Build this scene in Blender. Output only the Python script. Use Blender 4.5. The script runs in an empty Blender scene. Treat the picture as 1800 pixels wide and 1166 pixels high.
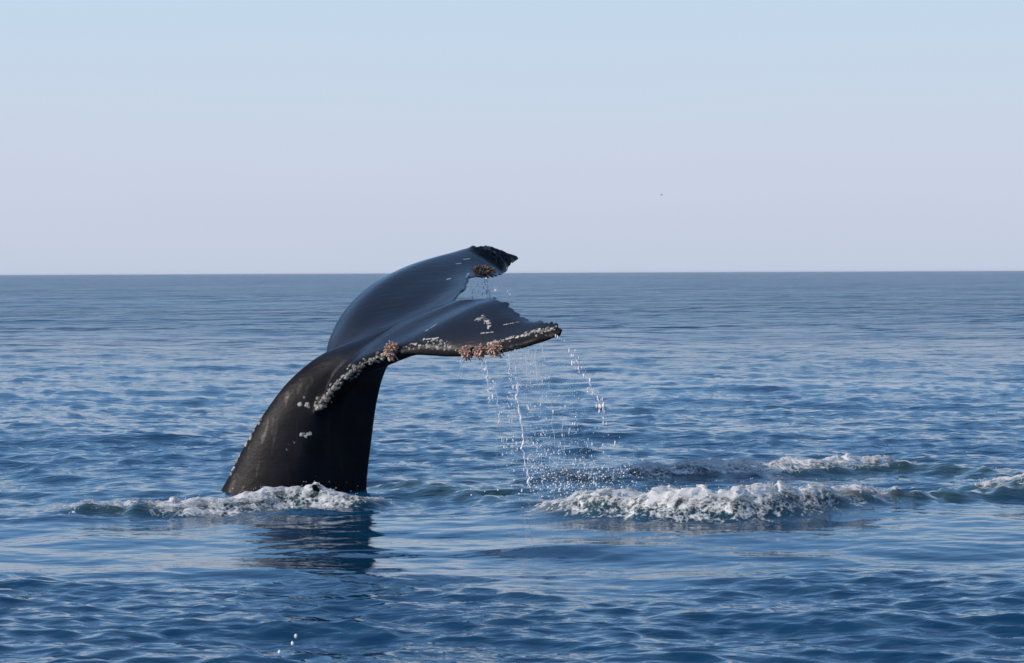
import bpy, bmesh, math, random
import numpy as np
from mathutils import Vector, Matrix, noise as mnoise
from mathutils.bvhtree import BVHTree

R = math.radians
rng = np.random.default_rng(7)
random.seed(7)
scene = bpy.context.scene

# ------------------------------------------------------------------ camera
CAM_H = 1.95            # small boat, eye height above the mean sea level
FPX = 4750.0            # focal length in pixels of the 1800 px wide photograph
HORIZON_V = 477.5
cam_data = bpy.data.cameras.new('camera')
cam = bpy.data.objects.new('camera', cam_data)
scene.collection.objects.link(cam)
cam_data.sensor_width = 36.0
cam_data.lens = 36.0 * FPX / 1800.0
cam_data.clip_end = 60000
pitch = math.atan((583 - HORIZON_V - 1.2) / FPX)
cam.matrix_world = (Matrix.Translation((0, 0, CAM_H)) @ Matrix.Rotation(R(90) - pitch, 4, 'X')
                    @ Matrix.Rotation(-0.0041, 4, 'Z'))
cam_data.dof.use_dof = True
cam_data.dof.focus_distance = 24.3
cam_data.dof.aperture_fstop = 10.0
scene.camera = cam

# ------------------------------------------------------------------ sky and sun
SUN_EL, SUN_AZ = R(28), R(258)          # azimuth clockwise from +Y (the view direction)
world = bpy.data.worlds.new('World')
scene.world = world
world.use_nodes = True
wn, wl = world.node_tree.nodes, world.node_tree.links
wn.clear()
sky = wn.new('ShaderNodeTexSky')
sky.sky_type = 'NISHITA'
sky.sun_disc = False
sky.sun_elevation = SUN_EL
sky.sun_rotation = SUN_AZ
sky.altitude = 0
sky.air_density = 1.0
sky.dust_density = 0.6
sky.ozone_density = 4.0
bg = wn.new('ShaderNodeBackground')
bg.inputs['Strength'].default_value = 0.15
wo = wn.new('ShaderNodeOutputWorld')
# sea haze low over the horizon, all round, thinning out into the clear sky above
wtc = wn.new('ShaderNodeTexCoord')
wsep = wn.new('ShaderNodeSeparateXYZ')
wl.new(wtc.outputs['Generated'], wsep.inputs[0])
hz = wn.new('ShaderNodeValToRGB')
STR = bg.inputs['Strength'].default_value
for i, (pos, col) in enumerate(((0.0, (.540, .605, .745)), (.030, (.585, .640, .775)), (.060, (.580, .668, .797)), (.105, (.540, .685, .838)), (.140, (.27, .52, .87)), (.30, (.125, .36, .81)))):
    el = hz.color_ramp.elements[i] if i < 2 else hz.color_ramp.elements.new(pos)
    el.position = pos
    el.color = col + (1,)
# the haze is a little uneven
wmap = wn.new('ShaderNodeMapping')
wmap.inputs['Scale'].default_value = (2.2, 2.2, 14)
wl.new(wtc.outputs['Generated'], wmap.inputs['Vector'])
wnoi = wn.new('ShaderNodeTexNoise')
wnoi.inputs['Scale'].default_value = 1.6
wnoi.inputs['Detail'].default_value = 3.0
wl.new(wmap.outputs[0], wnoi.inputs['Vector'])
wadd = wn.new('ShaderNodeMath')
wadd.operation = 'MULTIPLY_ADD'
wadd.inputs[1].default_value = 0.035
wl.new(wnoi.outputs['Fac'], wadd.inputs[0])
wsub = wn.new('ShaderNodeMath')
wsub.operation = 'SUBTRACT'
wsub.inputs[1].default_value = 0.0175
wl.new(wsep.outputs['Z'], wsub.inputs[0])
wl.new(wsub.outputs[0], wadd.inputs[2])
wl.new(wadd.outputs[0], hz.inputs[0])
hs = wn.new('ShaderNodeVectorMath')
hs.operation = 'SCALE'
hs.inputs['Scale'].default_value = 1 / STR
wl.new(hz.outputs[0], hs.inputs[0])
hf = wn.new('ShaderNodeMapRange')
hf.interpolation_type = 'SMOOTHSTEP'
hf.inputs['From Min'].default_value = 0.08
hf.inputs['From Max'].default_value = 0.42
wl.new(wsep.outputs['Z'], hf.inputs['Value'])
hm = wn.new('ShaderNodeMix')
hm.data_type = 'RGBA'
wl.new(hf.outputs[0], hm.inputs['Factor'])
wl.new(hs.outputs[0], hm.inputs['A'])
wl.new(sky.outputs[0], hm.inputs['B'])
wl.new(hm.outputs['Result'], bg.inputs[0])
wl.new(bg.outputs[0], wo.inputs[0])

sun_data = bpy.data.lights.new('sun', 'SUN')
sun_data.energy = 4.0
sun_data.angle = R(0.53)
sun_data.color = (1.0, 0.89, 0.78)
sun = bpy.data.objects.new('sun', sun_data)
scene.collection.objects.link(sun)
to_sun = Vector((math.sin(SUN_AZ) * math.cos(SUN_EL), math.cos(SUN_AZ) * math.cos(SUN_EL), math.sin(SUN_EL)))
sun.rotation_euler = to_sun.to_track_quat('Z', 'Y').to_euler()
sun.location = to_sun * 60

vs = scene.view_settings
vs.view_transform = 'Standard'
vs.look = 'None'
vs.exposure = 0.0
vs.gamma = 1.0
vs.use_curve_mapping = False
scene.cycles.max_bounces = 8
scene.cycles.transmission_bounces = 6
scene.cycles.caustics_reflective = False
scene.cycles.caustics_refractive = False

# ------------------------------------------------------------------ survey helpers
CM = np.array(cam.matrix_world)


def survey(u, v, y):
    """the point seen at (u, v) of the photograph and y metres out from the boat"""
    d = CM[:3, :3] @ np.array(((u - 900) / FPX, -(v - 583) / FPX, -1.0))
    return np.array((0, 0, CAM_H)) + d * (y / d[1])


def on_sea(u, v):
    d = CM[:3, :3] @ np.array(((u - 900) / FPX, -(v - 583) / FPX, -1.0))
    return (d * (CAM_H / -d[2]))[:2]


def smooth(a, b, x):
    t = np.clip((x - a) / (b - a), 0, 1)
    return t * t * (3 - 2 * t)


def tag(o, label, cat, kind=None, group=None):
    o['label'] = label
    o['category'] = cat
    if kind:
        o['kind'] = kind
    if group:
        o['group'] = group
    return o


def mesh_object(name, verts, faces, mat, parent=None, smooth_shade=True):
    me = bpy.data.meshes.new(name)
    verts = np.asarray(verts, dtype=np.float32)
    if isinstance(faces, np.ndarray):
        n, k = faces.shape
        me.vertices.add(len(verts))
        me.vertices.foreach_set('co', verts.ravel())
        me.loops.add(n * k)
        me.loops.foreach_set('vertex_index', faces.ravel().astype(np.int32))
        me.polygons.add(n)
        me.polygons.foreach_set('loop_start', np.arange(0, n * k, k, dtype=np.int32))
        me.update(calc_edges=True)
    else:
        me.from_pydata([tuple(map(float, p)) for p in verts], [], faces)
        me.update()
    me.polygons.foreach_set('use_smooth', [smooth_shade] * len(me.polygons))
    me.materials.append(mat)
    o = bpy.data.objects.new(name, me)
    scene.collection.objects.link(o)
    o.parent = parent
    return o


def new_mat(name):
    m = bpy.data.materials.new(name)
    m.use_nodes = True
    nt = m.node_tree
    return m, nt, nt.nodes['Principled BSDF']


def N(nt, kind, **kw):
    n = nt.nodes.new(kind)
    for k, v in kw.items():
        if k in n.inputs:
            n.inputs[k].default_value = v
        else:
            setattr(n, k, v)
    return n


def math_node(nt, op, a, b=None, c=None, clamp=False):
    n = nt.nodes.new('ShaderNodeMath')
    n.operation = op
    n.use_clamp = clamp
    for i, x in enumerate((a, b, c)):
        if x is None:
            continue
        if isinstance(x, (int, float)):
            n.inputs[i].default_value = x
        else:
            nt.links.new(x, n.inputs[i])
    return n.outputs[0]


# ------------------------------------------------------------------ materials
def water_material():
    m, nt, p = new_mat('sea_water')
    L = nt.links.new
    p.inputs['Base Color'].default_value = (0.004, 0.045, 0.102, 1)
    p.inputs['Roughness'].default_value = 0.06
    p.inputs['IOR'].default_value = 1.333
    geo = N(nt, 'ShaderNodeNewGeometry')
    calm = N(nt, 'ShaderNodeAttribute', attribute_name='calm').outputs['Fac']
    foam = N(nt, 'ShaderNodeAttribute', attribute_name='foam').outputs['Fac']
    aer = N(nt, 'ShaderNodeAttribute', attribute_name='aerated').outputs['Fac']
    far = N(nt, 'ShaderNodeAttribute', attribute_name='far').outputs['Fac']
    # fine capillary relief, elongated along the crests
    mp = N(nt, 'ShaderNodeMapping')
    mp.inputs['Rotation'].default_value = (0, 0, R(-22))
    mp.inputs['Scale'].default_value = (0.55, 1, 1)
    L(geo.outputs['Position'], mp.inputs['Vector'])
    n1 = N(nt, 'ShaderNodeTexNoise', Scale=5.5, Detail=3.0, Roughness=0.5, Distortion=0.3)
    n2 = N(nt, 'ShaderNodeTexNoise', Scale=1.1, Detail=3.0, Roughness=0.5, Distortion=0.2)
    n3 = N(nt, 'ShaderNodeTexNoise', Scale=0.22, Detail=2.0, Roughness=0.5, Distortion=0.2)
    for n in (n1, n2, n3):
        L(mp.outputs[0], n.inputs['Vector'])
    b1 = N(nt, 'ShaderNodeBump', Distance=0.040)
    L(n1.outputs['Fac'], b1.inputs['Height'])
    # gusts: bands where the wind ruffles the water more or less
    mg = N(nt, 'ShaderNodeMapping')
    mg.inputs['Scale'].default_value = (0.012, 0.05, 1)
    L(geo.outputs['Position'], mg.inputs['Vector'])
    ng = N(nt, 'ShaderNodeTexNoise', Scale=1.0, Detail=4.0, Roughness=0.6)
    L(mg.outputs[0], ng.inputs['Vector'])
    gust = N(nt, 'ShaderNodeMapRange')
    gust.inputs['From Min'].default_value = 0.35
    gust.inputs['From Max'].default_value = 0.65
    gust.inputs['To Min'].default_value = 0.35
    gust.inputs['To Max'].default_value = 1.0
    L(ng.outputs['Fac'], gust.inputs['Value'])
    gust = gust.outputs[0]
    L(math_node(nt, 'MULTIPLY', gust, math_node(nt, 'MULTIPLY_ADD', calm, -0.74, 1.0)), b1.inputs['Strength'])
    b2 = N(nt, 'ShaderNodeBump', Distance=0.65)
    L(n2.outputs['Fac'], b2.inputs['Height'])
    L(math_node(nt, 'MULTIPLY', far, gust), b2.inputs['Strength'])
    L(b1.outputs[0], b2.inputs['Normal'])
    b3 = N(nt, 'ShaderNodeBump', Distance=2.0)
    L(n3.outputs['Fac'], b3.inputs['Height'])
    L(math_node(nt, 'MULTIPLY', gust, math_node(nt, 'MULTIPLY', far, far)), b3.inputs['Strength'])
    L(b2.outputs[0], b3.inputs['Normal'])
    L(b3.outputs[0], p.inputs['Normal'])
    # aerated green water in the churned mounds
    mix = N(nt, 'ShaderNodeMix', data_type='RGBA')
    mix.inputs['A'].default_value = (0.004, 0.045, 0.102, 1)
    mix.inputs['B'].default_value = (0.020, 0.050, 0.045, 1)
    L(aer, mix.inputs['Factor'])
    # lace of foam left on the surface
    f1 = N(nt, 'ShaderNodeTexNoise', Scale=10.0, Detail=6.0, Roughness=0.7, Distortion=0.8)
    mp2 = N(nt, 'ShaderNodeMapping')
    mp2.inputs['Scale'].default_value = (1.0, 0.6, 1)
    L(geo.outputs['Position'], mp2.inputs['Vector'])
    L(mp2.outputs[0], f1.inputs['Vector'])
    v1 = N(nt, 'ShaderNodeTexVoronoi', Scale=27.0, feature='DISTANCE_TO_EDGE')
    L(mp2.outputs[0], v1.inputs['Vector'])
    lace = math_node(nt, 'SUBTRACT', f1.outputs['Fac'], math_node(nt, 'MULTIPLY', v1.outputs['Distance'], 0.3))
    thr = math_node(nt, 'MULTIPLY_ADD', foam, -0.40, 0.80)
    fm = math_node(nt, 'MULTIPLY', math_node(nt, 'MULTIPLY', math_node(nt, 'SUBTRACT', lace, thr), 5.0, clamp=True), math_node(nt, 'GREATER_THAN', foam, 0.03))
    mix2 = N(nt, 'ShaderNodeMix', data_type='RGBA')
    mix2.inputs['B'].default_value = (0.78, 0.78, 0.76, 1)
    L(fm, mix2.inputs['Factor'])
    L(mix.outputs['Result'], mix2.inputs['A'])
    L(mix2.outputs['Result'], p.inputs['Base Color'])
    # ripples too small and far to resolve act as a rough surface
    L(math_node(nt, 'MULTIPLY_ADD', fm, 0.5, math_node(nt, 'MULTIPLY_ADD', far, 0.165, 0.05)), p.inputs['Roughness'])
    return m


def foam_material():
    m, nt, p = new_mat('foam')
    L = nt.links.new
    geo = N(nt, 'ShaderNodeNewGeometry')
    n = N(nt, 'ShaderNodeTexNoise', Scale=24.0, Detail=6.0, Roughness=0.75)
    mp = N(nt, 'ShaderNodeMapping')
    mp.inputs['Scale'].default_value = (0.7, 0.7, 1.3)
    L(geo.outputs['Position'], mp.inputs['Vector'])
    L(mp.outputs[0], n.inputs['Vector'])
    cr = N(nt, 'ShaderNodeValToRGB')
    cr.color_ramp.elements[0].position = 0.36
    cr.color_ramp.elements[0].color = (0.66, 0.69, 0.68, 1)
    cr.color_ramp.elements[1].position = 0.58
    cr.color_ramp.elements[1].color = (0.96, 0.955, 0.95, 1)
    e = cr.color_ramp.elements.new(0.49)
    e.color = (0.88, 0.88, 0.87, 1)
    L(n.outputs['Fac'], cr.inputs[0])
    L(cr.outputs[0], p.inputs['Base Color'])
    bp = N(nt, 'ShaderNodeBump', Strength=0.3, Distance=0.012)
    L(n.outputs['Fac'], bp.inputs['Height'])
    L(bp.outputs[0], p.inputs['Normal'])
    p.inputs['Roughness'].default_value = 0.5
    p.inputs['IOR'].default_value = 1.33
    tr = N(nt, 'ShaderNodeBsdfTranslucent')
    L(cr.outputs[0], tr.inputs['Color'])
    mx = N(nt, 'ShaderNodeMixShader')
    mx.inputs[0].default_value = 0.42
    L(p.outputs[0], mx.inputs[1])
    L(tr.outputs[0], mx.inputs[2])
    # thin froth lets the water show through
    cov = N(nt, 'ShaderNodeAttribute', attribute_name='cover').outputs['Fac']
    nf = N(nt, 'ShaderNodeTexNoise', Scale=46.0, Detail=5.0, Roughness=0.7, Distortion=0.6)
    mpf = N(nt, 'ShaderNodeMapping')
    mpf.inputs['Scale'].default_value = (0.6, 0.45, 1.0)
    L(geo.outputs['Position'], mpf.inputs['Vector'])
    L(mpf.outputs[0], nf.inputs['Vector'])
    al = math_node(nt, 'MULTIPLY_ADD', math_node(nt, 'SUBTRACT', nf.outputs['Fac'], 0.5), 4.0, math_node(nt, 'MULTIPLY_ADD', cov, 1.0, 0.42), clamp=True)
    tp = N(nt, 'ShaderNodeBsdfTransparent')
    ma = N(nt, 'ShaderNodeMixShader')
    L(al, ma.inputs[0])
    L(tp.outputs[0], ma.inputs[1])
    L(mx.outputs[0], ma.inputs[2])
    L(ma.outputs[0], nt.nodes['Material Output'].inputs['Surface'])
    return m


def drop_material():
    m, nt, p = new_mat('water_drops')
    p.inputs['Base Color'].default_value = (0.93, 0.95, 0.97, 1)
    p.inputs['Roughness'].default_value = 0.12
    p.inputs['IOR'].default_value = 1.333
    p.inputs['Base Color'].default_value = (0.97, 0.98, 0.99, 1)
    p.inputs['Subsurface Weight'].default_value = 1.0
    p.inputs['Subsurface Radius'].default_value = (1, 1, 1)
    p.inputs['Subsurface Scale'].default_value = 0.02
    return m


def skin_material():
    m, nt, p = new_mat('wet_whale_skin')
    L = nt.links.new
    tc = N(nt, 'ShaderNodeTexCoord')
    scar = N(nt, 'ShaderNodeAttribute', attribute_name='scar').outputs['Fac']
    n1 = N(nt, 'ShaderNodeTexNoise', Scale=4.5, Detail=6.0, Roughness=0.65)
    n2 = N(nt, 'ShaderNodeTexNoise', Scale=38.0, Detail=4.0, Roughness=0.6)
    for n in (n1, n2):
        L(tc.outputs['Object'], n.inputs['Vector'])
    cr = N(nt, 'ShaderNodeValToRGB')
    cr.color_ramp.elements[0].position = 0.35
    cr.color_ramp.elements[0].color = (0.004, 0.004, 0.006, 1)
    cr.color_ramp.elements[1].position = 0.75
    cr.color_ramp.elements[1].color = (0.010, 0.0105, 0.015, 1)
    L(n1.outputs['Fac'], cr.inputs[0])
    mix = N(nt, 'ShaderNodeMix', data_type='RGBA')
    mix.inputs['B'].default_value = (0.50, 0.47, 0.43, 1)
    sc = math_node(nt, 'MULTIPLY', math_node(nt, 'SUBTRACT', math_node(nt, 'ADD', scar, math_node(nt, 'MULTIPLY', n2.outputs['Fac'], 1.5)), 1.22), 5.0, clamp=True)
    sc = math_node(nt, 'MULTIPLY', sc, math_node(nt, 'GREATER_THAN', scar, 0.02))
    L(sc, mix.inputs['Factor'])
    L(cr.outputs[0], mix.inputs['A'])
    L(mix.outputs['Result'], p.inputs['Base Color'])
    p.inputs['Roughness'].default_value = 0.55
    p.inputs['Specular IOR Level'].default_value = 0.05
    # a film of water runs over the flukes; the drained stock and the encrusted edge are duller
    wet = N(nt, 'ShaderNodeAttribute', attribute_name='wet').outputs['Fac']
    mw = N(nt, 'ShaderNodeMapping')
    mw.inputs['Rotation'].default_value = (0, R(-28), 0)
    mw.inputs['Scale'].default_value = (14, 14, 1.6)
    L(tc.outputs['Object'], mw.inputs['Vector'])
    nw = N(nt, 'ShaderNodeTexNoise', Scale=1.0, Detail=4.0, Roughness=0.6, Distortion=0.4)
    L(mw.outputs[0], nw.inputs['Vector'])
    runs = math_node(nt, 'MULTIPLY', math_node(nt, 'SUBTRACT', nw.outputs['Fac'], 0.50), 4.0, clamp=True)
    L(math_node(nt, 'MAXIMUM', math_node(nt, 'MULTIPLY_ADD', wet, 0.93, 0.04), math_node(nt, 'MULTIPLY', runs, 0.22)), p.inputs['Coat Weight'])
    L(math_node(nt, 'MULTIPLY_ADD', wet, -0.18, 0.36), p.inputs['Coat Roughness'])
    p.inputs['Coat IOR'].default_value = 1.58
    mp = N(nt, 'ShaderNodeMapping')
    mp.inputs['Rotation'].default_value = (0, R(28), 0)
    mp.inputs['Scale'].default_value = (1.2, 9, 9)
    L(tc.outputs['Object'], mp.inputs['Vector'])
    n3 = N(nt, 'ShaderNodeTexNoise', Scale=2.4, Detail=4.0, Roughness=0.55)
    L(mp.outputs[0], n3.inputs['Vector'])
    b = N(nt, 'ShaderNodeBump', Strength=0.22, Distance=0.02)
    L(n3.outputs['Fac'], b.inputs['Height'])
    b2 = N(nt, 'ShaderNodeBump', Strength=0.25, Distance=0.004)
    L(n2.outputs['Fac'], b2.inputs['Height'])
    L(b.outputs[0], b2.inputs['Normal'])
    L(b2.outputs[0], p.inputs['Normal'])
    L(b2.outputs[0], p.inputs['Coat Normal'])
    return m


def speckled(name, c0, c1, scale, rough):
    m, nt, p = new_mat(name)
    tc = N(nt, 'ShaderNodeTexCoord')
    n = N(nt, 'ShaderNodeTexNoise', Scale=scale, Detail=4.0, Roughness=0.6)
    nt.links.new(tc.outputs['Object'], n.inputs['Vector'])
    cr = N(nt, 'ShaderNodeValToRGB')
    cr.color_ramp.elements[0].position = 0.35
    cr.color_ramp.elements[0].color = c0 + (1,)
    cr.color_ramp.elements[1].position = 0.65
    cr.color_ramp.elements[1].color = c1 + (1,)
    nt.links.new(n.outputs['Fac'], cr.inputs[0])
    nt.links.new(cr.outputs[0], p.inputs['Base Color'])
    p.inputs['Roughness'].default_value = rough
    return m


MAT_WATER = water_material()
MAT_FOAM = foam_material()
MAT_DROP = drop_material()
MAT_SKIN = skin_material()
MAT_BARN = speckled('barnacle_shell', (0.16, 0.145, 0.12), (0.78, 0.74, 0.66), 30, 0.55)
_nt = MAT_BARN.node_tree
_inf = N(_nt, 'ShaderNodeObjectInfo')
_mx = N(_nt, 'ShaderNodeMix', data_type='RGBA')
_mx.inputs['B'].default_value = (0.035, 0.032, 0.028, 1)
_nt.links.new(math_node(_nt, 'MULTIPLY', _inf.outputs['Random'], 0.9), _mx.inputs['Factor'])
_nt.links.new(_nt.nodes['Color Ramp'].outputs[0], _mx.inputs['A'])
_nt.links.new(_mx.outputs['Result'], _nt.nodes['Principled BSDF'].inputs['Base Color'])
MAT_GOOSE = speckled('goose_barnacle', (0.27, 0.125, 0.09), (0.70, 0.50, 0.39), 40, 0.5)
MAT_GOOSE_BROWN = speckled('goose_barnacle_brown', (0.05, 0.03, 0.02), (0.20, 0.13, 0.07), 26, 0.45)
MAT_BIRD = speckled('grey_plumage', (0.20, 0.20, 0.21), (0.32, 0.32, 0.33), 4, 0.8)

# ------------------------------------------------------------------ sea surface
WIND = R(248)


def wave_tile(size, n, lmin, lmax, slope, seed, power=2.0, spread=0.13):
    g = np.random.default_rng(seed)
    k1 = np.fft.fftfreq(n, size / n) * 2 * np.pi
    kx, ky = np.meshgrid(k1, k1, indexing='ij')
    k = np.hypot(kx, ky)
    k[0, 0] = 1
    lam = 2 * np.pi / k
    band = np.clip((lam / lmin - 0.8) / 0.4, 0, 1) * np.clip((1.25 - lam / lmax) / 0.5, 0, 1)
    th = np.arctan2(ky, kx) - WIND
    amp = band * k ** -power * np.sqrt(spread + (1 - spread) * np.cos(th) ** 4)
    amp[0, 0] = 0
    spec = amp * (g.normal(size=(n, n)) + 1j * g.normal(size=(n, n)))
    h = np.fft.ifft2(spec).real
    sx = np.fft.ifft2(1j * kx * spec).real
    sy = np.fft.ifft2(1j * ky * spec).real
    s = slope / math.sqrt((sx ** 2 + sy ** 2).mean())
    dx = np.fft.ifft2(1j * kx / k * spec).real
    dy = np.fft.ifft2(1j * ky / k * spec).real
    return size, n, (h * s).astype(np.float32), (dx * s).astype(np.float32), (dy * s).astype(np.float32)


def sample(tile, x, y, chans=(2,)):
    size, n = tile[0], tile[1]
    fx = (x / size * n) % n
    fy = (y / size * n) % n
    ix = fx.astype(np.int32) % n
    iy = fy.astype(np.int32) % n
    tx = (fx - np.floor(fx)).astype(np.float32)
    ty = (fy - np.floor(fy)).astype(np.float32)
    jx = (ix + 1) % n
    jy = (iy + 1) % n
    out = []
    for c in chans:
        a = tile[c]
        out.append((a[ix, iy] * (1 - tx) + a[jx, iy] * tx) * (1 - ty) + (a[ix, jy] * (1 - tx) + a[jx, jy] * tx) * ty)
    return out


T_SWELL = wave_tile(173.0, 512, 4.0, 28.0, 0.022, 1, 2.2)
T_WAVE = wave_tile(61.0, 1024, 0.9, 2.8, 0.052, 2, 2.0)
T_CHOP = wave_tile(19.0, 1024, 0.13, 1.0, 0.182, 3, 1.5)
T_TURB = wave_tile(7.3, 512, 0.06, 0.7, 0.55, 4, 1.9, spread=1.0)


def ridge(pts):
    """crest lines of the churned mounds: (u, v) of the foot of the crest, height, front width, back width"""
    out = []
    for u, v, h, wf, wb in pts:
        x, y = on_sea(u, v)
        out.append((x, y, h, wf, wb))
    return np.array(out)


RIDGE_WASH = ridge([(60, 884, .00, .2, .3), (140, 884, .06, .2, .4), (240, 886, .10, .22, .4), (330, 886, .10, .22, .4), (420, 881, .09, .22, .4),
                    (500, 876, .09, .2, .4), (580, 878, .10, .2, .35), (660, 876, .05, .2, .3), (740, 872, .0, .2, .3)])
RIDGE_NEAR = ridge([(900, 892, .0, .2, .3), (980, 896, .07, .2, .4), (1070, 904, .15, .22, .5), (1180, 910, .165, .25, .55), (1290, 911, .165, .25, .55),
                    (1400, 904, .14, .22, .55), (1520, 892, .11, .2, .5), (1640, 886, .075, .2, .4), (1750, 880, .085, .2, .4), (1860, 878, .12, .2, .4)])
RIDGE_FAR = ridge([(880, 842, .0, .3, .4), (960, 845, .07, .3, .5), (1080, 848, .07, .3, .6), (1200, 842, .08, .3, .6), (1310, 840, .085, .3, .6),
                   (1420, 834, .08, .3, .6), (1540, 830, .08, .3, .6), (1650, 831, .10, .35, .6), (1740, 838, .09, .3, .6), (1880, 850, .0, .3, .6)])
RIDGE_GAP = ridge([(640, 846, .0, .3, .4), (720, 850, .07, .3, .4), (810, 860, .06, .25, .4), (880, 872, .05, .25, .4), (960, 885, .0, .3, .4)])
RIDGE_EDGE = ridge([(1690, 872, .0, .2, .3), (1760, 868, .09, .2, .35), (1830, 876, .10, .2, .35), (1900, 880, .0, .2, .3)])
RIDGES = [RIDGE_WASH, RIDGE_NEAR, RIDGE_FAR, RIDGE_GAP, RIDGE_EDGE]


def along(rd, x, y):
    """nearest place on a crest line: parameter, signed distance (positive = away from the boat), height, widths"""
    best = np.full(x.shape, 1e9)
    res = np.zeros((5,) + x.shape)
    for i in range(len(rd) - 1):
        a, b = rd[i], rd[i + 1]
        ex, ey = b[0] - a[0], b[1] - a[1]
        l2 = ex * ex + ey * ey
        t = np.clip(((x - a[0]) * ex + (y - a[1]) * ey) / l2, 0, 1)
        px, py = x - a[0] - t * ex, y - a[1] - t * ey
        d2 = px * px + py * py
        side = np.sign(ex * (y - a[1]) - ey * (x - a[0]))
        m = d2 < best
        best = np.where(m, d2, best)
        vals = [i + t, side * np.sqrt(d2)] + [a[j] + t * (b[j] - a[j]) for j in (2, 3, 4)]
        for q in range(5):
            res[q] = np.where(m, vals[q], res[q])
    return res


def local_mounds(x, y):
    h = np.zeros(x.shape)
    aer = np.zeros(x.shape)
    for rd in RIDGES:
        t, d, hh, wf, wb = along(rd, x, y)
        w = np.where(d < 0, wf, wb)
        g = np.exp(-(d / w) ** 2)
        h += hh * g
        aer = np.maximum(aer, np.exp(-(d / (w * 1.3)) ** 2) * np.clip(hh / 0.07, 0, 1))
    return h, aer


def calm_mask(x, y):
    """the slick the whale has left around itself: small waves damped"""
    wob = 0.5 * np.sin(x * 0.9 + 1.0) + 0.35 * np.sin(x * 2.1 + 0.3)
    a = smooth(17.0, 18.4, y + wob) * (1 - smooth(21.6, 22.6, y + 0.4 * wob)) * (1 - smooth(6.5, 8.5, np.abs(x)))
    b = 0.30 * smooth(21.5, 22.5, y) * (1 - smooth(26.0, 28.0, y)) * (1 - smooth(5.0, 8.0, np.abs(x - 1)))
    return np.maximum(a, b)


def sea_level(x, y, disp=False):
    """height of the water at world x, y, with the detail the mesh carries at that range"""
    d = np.hypot(x, y)
    near = (np.abs(x) < 9) & (y > 15) & (y < 32)
    calm = np.zeros(x.shape)
    mound = np.zeros(x.shape)
    aer = np.zeros(x.shape)
    if near.any():
        calm[near] = calm_mask(x[near], y[near])
        mound[near], aer[near] = local_mounds(x[near], y[near])
    w1 = 1 - smooth(900, 3000, d)
    w2 = (1 - smooth(150, 420, d)) * (1 - 0.35 * calm)
    w3 = (1 - smooth(40, 95, d)) * (1 - 0.74 * calm)
    ch = (2, 3, 4) if disp else (2,)
    s1 = sample(T_SWELL, x, y, ch)
    s2 = sample(T_WAVE, x + 11.3, y + 4.1, ch)
    s3 = sample(T_CHOP, x * 0.966 + y * 0.259, -x * 0.259 + y * 0.966, ch)
    h = s1[0] * w1 + s2[0] * w2 + s3[0] * w3 + mound
    turb = sample(T_TURB, x, y)[0]
    h = h + turb * aer * 0.6
    if not disp:
        return h
    dx = 1.0 * (s2[1] * w2) + 0.9 * (s3[1] * w3) * 0.966 - 0.9 * s3[2] * w3 * 0.259
    dy = 1.0 * (s2[2] * w2) + 0.9 * (s3[1] * w3) * 0.259 + 0.9 * s3[2] * w3 * 0.966
    k = 1 - np.clip(aer, 0, 1)
    return h, dx * k, dy * k, calm, aer


def build_sea():
    nr = 960
    q = np.linspace(6.0 ** -0.5, 7000.0 ** -0.5, nr)
    r = q ** -2
    fine = np.linspace(-R(15.5), R(15.5), 860)
    ext = R(15.5) + np.cumsum(np.geomspace(R(0.06), R(6), 90))
    ext = R(15.5) + (ext - R(15.5)) / (ext[-1] - R(15.5)) * (math.pi - R(15.5) - 0.02)
    ang = np.concatenate((-ext[::-1], fine, ext))
    na = len(ang)
    rr, aa = np.meshgrid(r, ang, indexing='ij')
    x, y = rr * np.sin(aa), rr * np.cos(aa)
    xf, yf = x.ravel(), y.ravel()
    h, dx, dy, calm, aer = sea_level(xf, yf, True)
    spacing = 0.02 + np.abs(np.gradient(aa, axis=1).ravel()) * rr.ravel()
    cut = 1 - smooth(0.15, 0.6, spacing) * smooth(R(15.5), R(20), np.abs(aa.ravel()))
    h, dx, dy = h * cut, dx * cut, dy * cut
    verts = np.stack((xf + dx, yf + dy, h), 1)
    idx = np.arange(nr * na).reshape(nr, na)
    nxt = np.roll(idx, -1, axis=1)
    f = np.stack((idx[:-1].ravel(), idx[1:].ravel(), nxt[1:].ravel(), nxt[:-1].ravel()), 1)[:, ::-1]
    # close the middle, under the boat
    c = len(verts)
    verts = np.vstack((verts, [[0, 0, 0]]))
    tri = np.stack((np.full(na, c), idx[0], nxt[0], nxt[0]), 1)
    o = mesh_object('sea', verts, f.astype(np.int32), MAT_WATER)
    me = o.data
    d = np.hypot(xf, yf)
    # foam lace density on the surface
    foam = np.zeros(len(xf))
    near = (np.abs(xf) < 9) & (yf > 15) & (yf < 32)
    xs, ys = xf[near], yf[near]
    fo = np.zeros(xs.shape)
    for rd, prof, lo, hi in FOAM_PROFILES:
        t, dd, hh, wf, wb = along(rd, xs, ys)
        dens = np.interp(t, prof[:, 0], prof[:, 1])
        across = smooth(lo - 0.25, lo + 0.05, dd) * (1 - smooth(hi - 0.1, hi + 0.5, dd))
        fo = np.maximum(fo, dens * across)
    foam[near] = fo
    far = smooth(30, 120, d)
    for nm, val in (('calm', calm), ('aerated', np.clip(aer, 0, 1)), ('foam', foam), ('far', far)):
        a = me.attributes.new(nm, 'FLOAT', 'POINT')
        a.data.foreach_set('value', np.append(val, 0).astype(np.float32))
    o['kind'] = 'structure'
    o['label'] = 'rippled blue open sea reaching to the horizon'
    return o


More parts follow.
